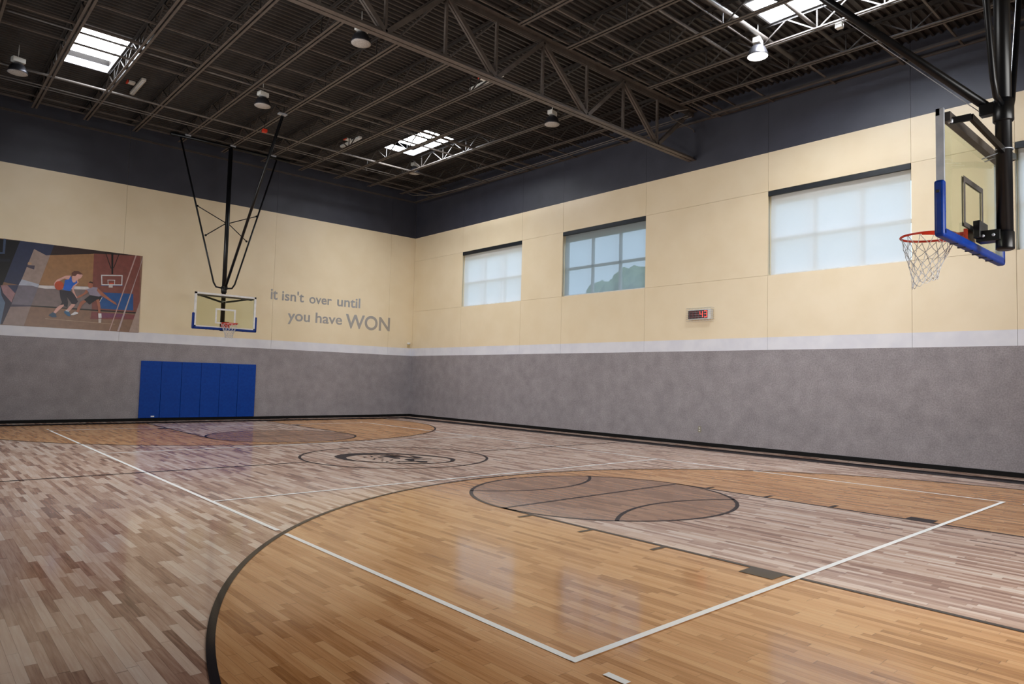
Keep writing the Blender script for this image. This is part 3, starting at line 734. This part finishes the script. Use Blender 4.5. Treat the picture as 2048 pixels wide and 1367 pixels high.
# bent conduits
b = MB(); b.tube([(6.9, -2.0, 8.40), (6.75, -1.75, 8.38), (6.8, -1.5, 8.37), (7.05, -1.42, 8.36), (7.5, -1.40, 8.36), (8.05, -1.38, 8.36), (8.11, -1.38, 8.30)], .014, M['pipe'], 8)
tag(b.build('bent_conduit'), 'thin conduit bending round to the window wall near the girder end', 'conduit')
b = MB(); b.tube([(6.80, 10.6, 8.66), (6.86, 10.2, 8.50), (6.95, 9.8, 8.45), (7.25, 9.2, 8.44), (7.35, 8.3, 8.44), (7.42, 7.5, 8.45)], .013, M['pipe'], 8)
tag(b.build('bent_conduit'), 'thin curved conduit in the far ceiling corner', 'conduit')

# small looped cable bundles hanging from joists
def bundle(x, y, z, lab):
    b = MB()
    for k in range(4):
        c = Vector((x + random.uniform(-.04, .04), y + random.uniform(-.04, .04), z + random.uniform(-.03, .03)))
        a = random.uniform(0, PI); r = random.uniform(.05, .085)
        u = Vector((math.cos(a), math.sin(a), 0)); v = Vector((0, .2, 1)).normalized()
        b.tube([c + (u * math.cos(q) + v * math.sin(q)) * r for q in [i * 2 * PI / 14 for i in range(14)]], .005, M['steel_black'], 5, closed=True)
    b.tube([(x, y, z), (x, y, z + .3)], .006, M['steel_black'], 5)
    tag(b.build('cable_coil'), lab, 'cable', 'coiled cable bundles hanging from the joists')
bundle(4.22, -2.15, 8.50, 'small cable coil under a joist on the near side of the girder')
bundle(6.9, -2.1, 8.50, 'small cable coil by the bent conduit near the girder end')
bundle(4.22, -4.35, 8.66, 'small cable coil beside the near skylight')
bundle(1.54, .75, 8.66, 'small cable coil just past the girder, left of the white strip fixture')
bundle(4.2, .85, 8.66, 'small cable coil just past the girder, left of the farthest-right lamp')

# ------------------------------------------------------------------ high-bay lamps
def lamp_mesh(on):
    t = bpy.data.objects.new('high_bay_lamp', None); COL.objects.link(t)
    a = MB(); a.lathe((0, 0, 0), [(.20, 0), (.205, .012), (.19, .06), (.165, .13), (.13, .19), (.09, .225), (.06, .235), (.02, .236)], M['reflector'], 36); a.build('reflector', t)
    a = MB(); a.lathe((0, 0, 0), [(.012, -.035), (.08, -.03), (.15, -.018), (.196, -.001), (.196, .004), (.02, .006)], M['lamp_on'] if on else M['lens_off'], 36); a.build('lens', t)
    a = MB(); a.box(-.13, .13, -.075, .075, .245, .36, M['plastic'], .012); a.build('ballast_box', t)
    a = MB(); a.tube([(0, 0, .36), (0, 0, .67)], .009, M['plastic'], 8); a.tube([(0, .03 * math.sin(q), .40 + .03 * math.cos(q)) for q in [i * PI / 6 for i in range(12)]], .005, M['steel_black'], 6, closed=True); a.build('hook', t)
    return t
LAMPS = [(-.785, .579, 8.278, 'round high-bay lamp just past the girder, pale lens seen from below'), (-.872, 5.419, 8.351, 'high-bay lamp with white ballast box left of the far hoop front brace'), (5.034, .92, 8.283, 'high-bay lamp past the girder, closest to the window wall'), (5.68, 8.36, 8.70, 'high-bay lamp hanging beneath the far corner skylight'), (-5.718, 7.728, 8.385, 'high-bay lamp in the dark far left of the ceiling'), (5.17, -4.79, 8.198, 'lit high-bay lamp glowing white beside the near skylight')]
off = None
for x, y, z, lab in LAMPS:
    on = lab.startswith('lit')
    if on: t = lamp_mesh(True)
    elif off is None: t = off = lamp_mesh(False)
    else: t = copy_tree(off)
    if z > 8.6:
        for ch in list(t.children):
            if ch.name.startswith('hook'): bpy.data.objects.remove(ch)
    t.location = (x, y, z); t.rotation_euler = (0, 0, .25)
    tag(t, lab, 'lamp', 'high-bay lamps')
l = bpy.data.lights.new('high_bay_glow', 'SPOT'); l.energy = 60; l.spot_size = math.radians(130); l.shadow_soft_size = .18; l.color = (1, .97, .9)
lo = bpy.data.objects.new('high_bay_glow', l); COL.objects.link(lo); lo.location = (5.17, -4.79, 8.15)

# white strip fixtures with their small square boxes
def strip_light(x, y, lab):
    t = thing('strip_light', lab, 'light fixture', (x, y, zdk(y) - .01), 0, 'white strip fixtures under the deck')
    a = MB(); a.box(-.055, .055, -.62, .62, -.07, 0, M['plastic'], .008); a.build('housing', t)
    a = MB(); a.tube([(0, -.58, -.085), (0, .58, -.085)], .014, M['white_paint'], 8); a.build('tube', t)
    q = MB(); q.box(-.09, .09, -.09, .09, -.05, 0, M['plastic'], .006); q.box(-.10, -.06, -.09, .09, -.052, -.002, M['red_dev'])
    tag(q.build('alarm_box', loc=(x - .19, y - .12, zdk(y) - .01)), 'small white and red box beside the ' + lab.replace('white strip fixture ', 'strip fixture '), 'box', 'small boxes beside the strip fixtures')
strip_light(-3.10, 8.28, 'white strip fixture right of the far left skylight')
strip_light(3.0, 8.0, 'white strip fixture left of the far corner skylight')
strip_light(3.12, 1.35, 'white strip fixture peeking over the girder bottom chord')
b = MB(); b.tube([(-.10, 7.2, 8.72), (-.10, 7.2, 8.42)], .008, M['steel_black'], 6); b.box(-.16, -.04, 7.14, 7.26, 8.33, 8.42, M['red_dev'], .01)
tag(b.build('red_beacon'), 'small red device hanging by the joist above the far hoop', 'beacon')
b = MB(); b.box(5.40, 5.52, -6.34, -6.22, 8.33, 8.42, M['plastic'], .01)
tag(b.build('junction_box'), 'small white box on the joist beside the near hoop brace', 'junction box')

# ------------------------------------------------------------------ basketball goals hung from the roof
def goal(rz, loc, label, near):
    t = thing('basketball_goal', label, 'basketball goal', loc, rz, 'ceiling-hung basketball goals')
    K = M['steel_black']
    # local frame: pole at the origin, court in +y, floor height z
    ztop = 8.30 if near else 8.60
    a = MB(); a.tube([(0, 0, 2.86), (0, 0, ztop)], .064, K, 28); pole = a.build('pole', t)
    a = MB(); a.lathe((0, 0, 4.02), [(.074, 0), (.082, .01), (.082, .20), (.074, .21)], K, 28); a.build('collar', pole)
    a = MB(); a.lathe((0, 0, 2.84), [(.055, -.0), (.072, .01), (.072, .03), (.072, .16), (.066, .17)], K, 28); a.build('foot_collar', pole)
    a = MB(); a.tube([(-1.9, 0, ztop), (1.75, 0, ztop)], .055, K, 16); beam = a.build('ceiling_beam', t)
    for x in (-1.35, -.05, 1.28):
        a = MB(); a.box(x - .08, x + .08, -.06, .06, ztop + .02, ztop + .068, M['alu']); a.build('clamp', beam)
    for s in (-1, 1):
        a = MB(); a.tube([(s * 1.47, 0, ztop - .06), (s * .32, 0, 4.32), (s * .24, 0, 4.19), (s * .07, 0, 4.17)], .026, K, 14); a.build('side_brace', t)
        for zz, xx in ((6.58, .90), (5.73, .62)):
            a = MB(); a.tube([(s * .03, .0, 6.2), (s * (.28 * .0 + xx), 0, zz)], .015, K, 10)
            a.lathe((s * xx, 0, zz), [(.02, -.02), (.032, -.015), (.032, .015), (.02, .02)], K, 12, 'y'); a.build('cross_brace', t)
    a = MB(); a.tube([(0, .10, 4.17), (0, 3.88, ztop + (.02 if near else -.06))], .040, K, 18); fb_ = a.build('front_brace', t)
    a = MB(); a.box(-.05, .05, .04, .18, 4.11, 4.22, K, .01); a.build('brace_lug', fb_)
    a = MB(); a.box(-.11, .11, 3.80, 3.94, ztop + (.05 if near else -.03), ztop + (.11 if near else .005), M['alu']); a.build('clamp', fb_)
    if near: a = MB(); a.tube([(.0, .16, 4.14), (0, 3.86, ztop - .08)], .004, M['alu'], 6); a.build('safety_cable', t)
    # board
    Y0, Y1 = .22, .28; X = .915; B0, B1 = 2.90, 3.955
    bo = MB(); bo.box(-X + .03, X - .03, Y0 + .022, Y0 + .034, B0 + .03, B1 - .03, M['board_glass']); board = bo.build('backboard', t)
    fr = MB()
    if near:
        for x in (-X, X - .03): fr.box(x, x + .03, Y0, Y1, B0, B1, M['alu'])
        fr.box(-X, X, Y0 + .03, Y1, B1 - .06, B1, M['alu']); fr.box(-X, X, Y0 + .03, Y1, B0, B0 + .05, M['alu'])
    else:
        fr.box(-X, -X + .055, Y0, Y1, B0, B1, M['white_paint']); fr.box(X - .055, X, Y0, Y1, B0, B1, M['white_paint'])
        fr.box(-X, X, Y0, Y1, B1 - .055, B1, M['white_paint']); fr.box(-X, X, Y0, Y1, B0, B0 + .055, M['white_paint'])
    fr.build('frame', board)
    rl = MB(); rl.box(-X + .07, X - .07, Y0 - .03, Y0 + .025, B1 - .10, B1 - .02 if near else B1 - .06, M['dark_alu']); rl.build('rail', board)
    sq = MB()
    for x0, x1, z0, z1 in ((-.305, -.255, 3.05, 3.51), (.255, .305, 3.05, 3.51), (-.255, .255, 3.46, 3.51), (-.255, .255, 3.05, 3.09)):
        sq.box(x0, x1, Y0 + .036, Y0 + .038, z0, z1, M['white_paint'])
        if near: sq.box(x0, x1, Y0 + .018, Y0 + .020, z0, z1, M['dark_alu'])  # dark layer behind the white lines: their shaded back put into colour
    sq.build('target_square', board)
    pd = MB(); Bm = M['blue_dark']
    for s in (-1, 1):
        pd.box(s * (X - .022), s * (X + .05), Y0 - .012, Y1 + .006, B0 - .045, B0 + .43, Bm, .022)
    pd.box(-X - .045, X + .045, Y0 - .012, Y1 + .006, B0 - .052, B0 + .03, Bm, .022)
    pad = pd.build('edge_padding', board)
    for q in range(6):
        x = -.55 + .22 * q; e = MB(); e.box(x - .012, x + .012, Y0 + .0, Y1 + .005, B0 - .056, B0 - .045, M['fascia']); e.build('rib', pad)
    for s in (-1, 1):
        e = MB(); e.box(s * (X + .045), s * (X + .052), Y0 + .02, Y1 - .01, B0 + .32, B0 + .345, M['fascia'], .004); e.build('emblem', pad)
    # brackets between pole and board
    for s in (-1, 1):
        a = MB(); a.bar((s * .80, Y0 - .01, 3.86), (s * .72, .07, 3.885), .03, .055, K); a.bar((s * .72, .07, 3.885), (s * .07, -.01, 3.74), .03, .055, K)
        a.lathe((s * .80, Y0 - .02, 3.86), [(.012, -.02), (.02, -.015), (.02, .015), (.012, .02)], M['alu'], 10, 'y'); a.build('upper_bracket', t)
    a = MB(); a.tube([(math.cos(q) * .072, math.sin(q) * .072, 3.76) for q in [i * 2 * PI / 24 for i in range(24)]], .006, M['alu'], 6, closed=True)
    for s in (-1, 1): a.tube([(s * .05, .03, 3.73), (s * .05, .16, 3.70)], .006, M['alu'], 6)
    a.build('u_bolt', t)
    a = MB(); a.box(-.075, .075, .02, Y0 - .01, 2.93, 3.03, K, .006); a.box(-.13, .13, Y0 - .06, Y0 - .005, 2.96, 3.12, K, .006); lb = a.build('lower_bracket', t)
    for (x, y, z) in ((-.078, .07, 2.98), (-.078, .15, 2.98), (.078, .07, 2.98), (.078, .15, 2.98)):
        e = MB(); e.lathe((x, y, z), [(.004, -.012), (.014, -.008), (.014, .008), (.004, .012)], M['alu'], 8, 'x'); e.build('bolt', lb)
    # rim
    cy = Y1 + .105 + .235; zr = 3.05; rr = .235; rt = MB()
    rt.tube([(rr * math.cos(q), cy + rr * math.sin(q), zr) for q in [i * 2 * PI / 60 for i in range(60)]], .011, M['rim'], 12, closed=True)
    rim = rt.build('rim', t)
    a = MB(); a.box(-.125, .125, Y1 - .02, Y1 + .012, 2.94, 3.06, M['rim'], .004)
    a.box(-.10, .10, Y1, Y1 + .17, zr - .045, zr - .012, M['rim'], .004)
    for s in (-1, 1):
        n = 10; i = a.mi(M['rim']); va = []
        for k in range(n + 1):
            q = (-PI / 2 + s * (.25 + 1.25 * k / n)); w = .012 + .03 * (1 - k / n)
            for (r_, z_) in ((rr - .004, zr - .008), (rr - .004, zr - .008 - w), (rr + .004, zr - .008 - w), (rr + .004, zr - .008)):
                va.append(a.bm.verts.new((r_ * math.cos(q), cy + r_ * math.sin(q), z_)))
        for k in range(n):
            for j in range(4):
                f = a.bm.faces.new((va[4 * k + j], va[4 * k + (j + 1) % 4], va[4 * k + 4 + (j + 1) % 4], va[4 * k + 4 + j])); f.material_index = i
    a.build('rim_plate', rim)
    # net: twelve loops, diamonds, a little twisted and pulled to one side on the near goal
    nt = MB(); N = 12; rows = [0, .09, .165, .235, .30, .355, .405]; rad = [.232, .205, .178, .152, .130, .115, .112]
    def npt(row, j):
        h = rows[row]; r = rad[row]; q = 2 * PI * (j + .5 * (row % 2)) / N + .12 * row
        x, y, z = r * math.cos(q), r * math.sin(q), -h
        if near:
            k = h / .4
            sg = Vector((-.72, .69, 0)); d = Vector((x, y, 0)).dot(sg)
            z += -.07 * k * k * max(0, d) / .1 + .02 * k * k * max(0, -d) / .1
            x += sg.x * .035 * k; y += sg.y * .035 * k
            z += random.uniform(-.008, .008); x += random.uniform(-.008, .008) * k
        return Vector((x, cy + y, zr - .012 + z))
    P = [[npt(r_, j) for j in range(N)] for r_ in range(7)]
    def cord(p, q):
        m_ = (p + q) / 2; m_ = m_ + Vector((0, 0, -.008)) + (Vector((0, cy, m_.z)) - m_) * .03
        nt.tube([p, m_, q], .0030 if near else .0042, M['net'], 5)
    for r_ in range(6):
        for j in range(N):
            j2 = (j + 1) % N if r_ % 2 else (j - 1) % N
            cord(P[r_][j], P[r_ + 1][j]); cord(P[r_][j], P[r_ + 1][j2])
    for j in range(N):
        nt.tube([P[6][j], (P[6][j] + P[6][(j + 1) % N]) / 2 + Vector((0, 0, -.022)), P[6][(j + 1) % N]], .003 if near else .0042, M['net'], 5)
    nt.build('net', t)
    return t
goal(0, (0, -10.02, 0), 'near basketball goal seen from behind at the right edge, blue-edged glass board', True)
goal(PI, (-.03, 10.05, 0), 'far basketball goal hung before the mural wall, white-framed glass board', False)

# ------------------------------------------------------------------ blue wall pads
px = [-1.808 + 3.585 * k / 6 for k in range(7)]
names = ['leftmost blue wall pad under the far hoop, small white tag at its foot', 'blue wall pad second from the left under the far hoop', 'blue wall pad third from the left under the far hoop', 'blue wall pad third from the right under the far hoop', 'blue wall pad second from the right under the far hoop', 'rightmost blue wall pad under the far hoop, facing the silver lettering side']
for k in range(6):
    t = thing('wall_pad', names[k], 'wall pad', ((px[k] + px[k + 1]) / 2, WY, .097), 0, 'blue wall pads under the far hoop')
    h = (px[k + 1] - px[k]) / 2 - .003
    a = MB(); a.box(-h, h, -.052, -.001, 0, 1.775, M['blue'], .012); a.build('cover', t)
    if k == 0:
        a = MB(); a.box(.05, .15, -.055, -.052, .03, .07, M['plastic']); a.build('tag', t)

# ------------------------------------------------------------------ printed wall mural
mt = {}
def mural_mat(c):
    if c not in mt: mt[c] = noisy('mural_print_%d_%d_%d' % c, srgb(c, 1.0), srgb(tuple(min(255, v * 1.08) for v in c), 1.0), 9, 4, .3)
    return mt[c]
mu = MB()
mu.box(-7.1, -1.92, WY - .006, WY - .001, 2.73, 5.12, mural_mat((128, 98, 80)))
for k, (c, pts) in enumerate(MURAL[1:]):
    yk = WY - .0065 - .00025 * k
    mu.poly([pts], mural_mat(tuple(c)), lambda p, yk=yk: (p[0], yk, p[1]))
mo = tag(mu.build('wall_mural', fix=False), 'printed mural of two people playing basketball in a gym, left of the far hoop', 'mural')
bm = bmesh.new(); bm.from_mesh(mo.data)
for f in bm.faces:
    if f.calc_center_median().y < WY - .0062 and f.normal.y > 0: f.normal_flip()
bm.to_mesh(mo.data); bm.free()

# ------------------------------------------------------------------ silver wall lettering
lt = thing('wall_lettering', 'silver lettering reading it isn\'t over until you have WON on the cream wall', 'lettering', (2.2, WY, 3.4))
def word(txt, x0, x1, z0, zh, ref_h, bold=.012):
    """text whose letters fill x0..x1, baseline z0, height of the reference glyph zh"""
    cu = bpy.data.curves.new('word', 'FONT'); cu.body = txt; cu.size = 1; cu.extrude = .004; cu.offset = bold
    o = bpy.data.objects.new('tmp', cu); COL.objects.link(o)
    bpy.context.view_layer.update()
    dg = bpy.context.evaluated_depsgraph_get()
    me = bpy.data.meshes.new_from_object(o.evaluated_get(dg))
    bpy.data.objects.remove(o)
    xs_ = [v.co.x for v in me.vertices]; a, b = min(xs_), max(xs_)
    ys_ = [v.co.y for v in me.vertices]; top = max(ys_)
    sz = zh / top; sx = (x1 - x0) / (b - a)
    for v in me.vertices:
        x, yv, z = v.co
        v.co = (x0 + (x - a) * sx - 2.2, -.003 - z * .6, z0 + yv * sz - 3.4)
    me.materials.append(M['silver'])
    w = bpy.data.objects.new('word', me); COL.objects.link(w); w.parent = lt
    return w
word("it", 2.19, 2.44, 4.19, .36, 1, .015)
word("isn't", 2.60, 3.42, 4.19, .36, 1, .015)
word("over", 3.63, 4.52, 4.185, .225, 1, .015)
word("until", 4.74, 5.71, 4.18, .365, 1, .015)
word("you", 2.84, 3.68, 3.492, .255, 1, .015)
word("have", 3.90, 4.97, 3.49, .365, 1, .015)
word("WON", 5.12, 7.06, 3.385, .53, 1, .018)

# ------------------------------------------------------------------ digital timer in its wire guard on the long wall
t = thing('scoreboard_timer', 'small wall timer showing red 43 inside a wire guard', 'timer', (WX, -1.64, 3.39))
a = MB(); a.box(-.115, -.002, -.345, .325, -.135, .135, M['plastic'], .008); a.build('housing', t)
a = MB(); a.box(-.119, -.114, -.255, .325, -.105, .105, M['display']); dsp = a.build('display', t)
SEG = {'a': (0, 1, 1, 1), 'b': (1, 1, 1, .5), 'c': (1, .5, 1, 0), 'd': (0, 0, 1, 0), 'e': (0, .5, 0, 0), 'f': (0, 1, 0, .5), 'g': (0, .5, 1, .5)}
def digit(yl, segs, m, nm):
    a = MB(); w, h = .078, .155
    for s in segs:
        u0, v0, u1, v1 = SEG[s]
        a.bar((-.121, yl - u0 * w, -.075 + v0 * h), (-.121, yl - u1 * w, -.075 + v1 * h), .004, .014, m, (0, 0, 1) if v0 == v1 else (0, 1, 0))
    a.build(nm, dsp)
digit(-.030, 'fgbc', M['led'], 'digit'); digit(-.155, 'abgcd', M['led'], 'digit')
for yl in (.27, .16, .055): digit(yl, 'abcdefg', M['led_dim'], 'unlit_digit')
a = MB()
Wm = M['alu']; yy0, yy1, zz0, zz1, xo = -.375, .355, -.175, .165, -.165
for k in range(7):
    z = zz0 + (zz1 - zz0) * k / 6
    a.tube([(-.004, yy0, z), (xo, yy0, z), (xo, yy1, z), (-.004, yy1, z)], .0028, Wm, 5)
for k in range(9):
    yv = yy0 + (yy1 - yy0) * k / 8
    a.tube([(-.004, yv, zz0), (xo, yv, zz0), (xo, yv, zz1), (-.004, yv, zz1)], .0028, Wm, 5)
a.build('wire_guard', t)

# small wall devices
t = thing('wall_camera', 'small white device on the mural wall beside the corner', 'security camera', (7.93, WY, 2.93))
a = MB(); a.lathe((0, -.07, .0), [(.02, -.045), (.06, -.03), (.075, .0), (.06, .035), (.02, .045)], M['plastic'], 20); a.build('dome', t)
a = MB(); a.box(-.03, .03, -.09, -.001, -.14, -.04, M['tan_plastic'], .01); a.build('bracket', t)
t = thing('wall_outlet', 'small ivory outlet plate low on the grey wall beneath the timer', 'outlet', (WX, -1.62, .42))
a = MB(); a.box(-.008, -.001, -.045, .045, -.075, .075, M['outlet'], .003); a.build('plate', t)
a = MB()
for z in (-.03, .03): a.box(-.010, -.008, -.018, .018, z - .014, z + .014, M['plastic'])
a.build('socket', t)

# ------------------------------------------------------------------ trees seen through the shades
def tree(x, y, h, r, lab):
    t = thing('tree', lab, 'tree', (x, y, -.5), 0, 'trees outside the long wall')
    a = MB(); a.tube([(0, 0, 0), (.1, .05, h * .3), (0, .1, h * .6)], [.28, .2, .12], M['bark'], 10); a.build('trunk', t)
    a = MB(); i = a.mi(M['leaf'])
    for k in range(9):
        c = Vector((random.uniform(-.55, .55) * r, random.uniform(-.8, .8) * r, h - r * random.uniform(.5, 1.3)))
        q = bmesh.ops.create_icosphere(a.bm, subdivisions=3, radius=r * random.uniform(.4, .6), matrix=Matrix.Translation(c))
        for v in q['verts']:
            v.co += Vector((random.uniform(-1, 1), random.uniform(-1, 1), random.uniform(-1, 1))) * .13
    a.build('crown', t)
tree(25, 12.8, 9.0, 2.3, 'tree outside, seen at the right of the sheer-shaded window')
tree(28, 18.3, 9.2, 2.3, 'tree outside, seen at the middle of the sheer-shaded window')
tree(24, 20.8, 8.2, 1.7, 'tree outside, seen at the left of the sheer-shaded window')
a = MB(); a.box(WX + .4, 70, -60, 80, -.7, -.5, noisy('lawn', srgb((92, 110, 70)), srgb((120, 134, 90)), 3, 4, .9))
struct(a.build('ground'), 'lawn outside the long wall')
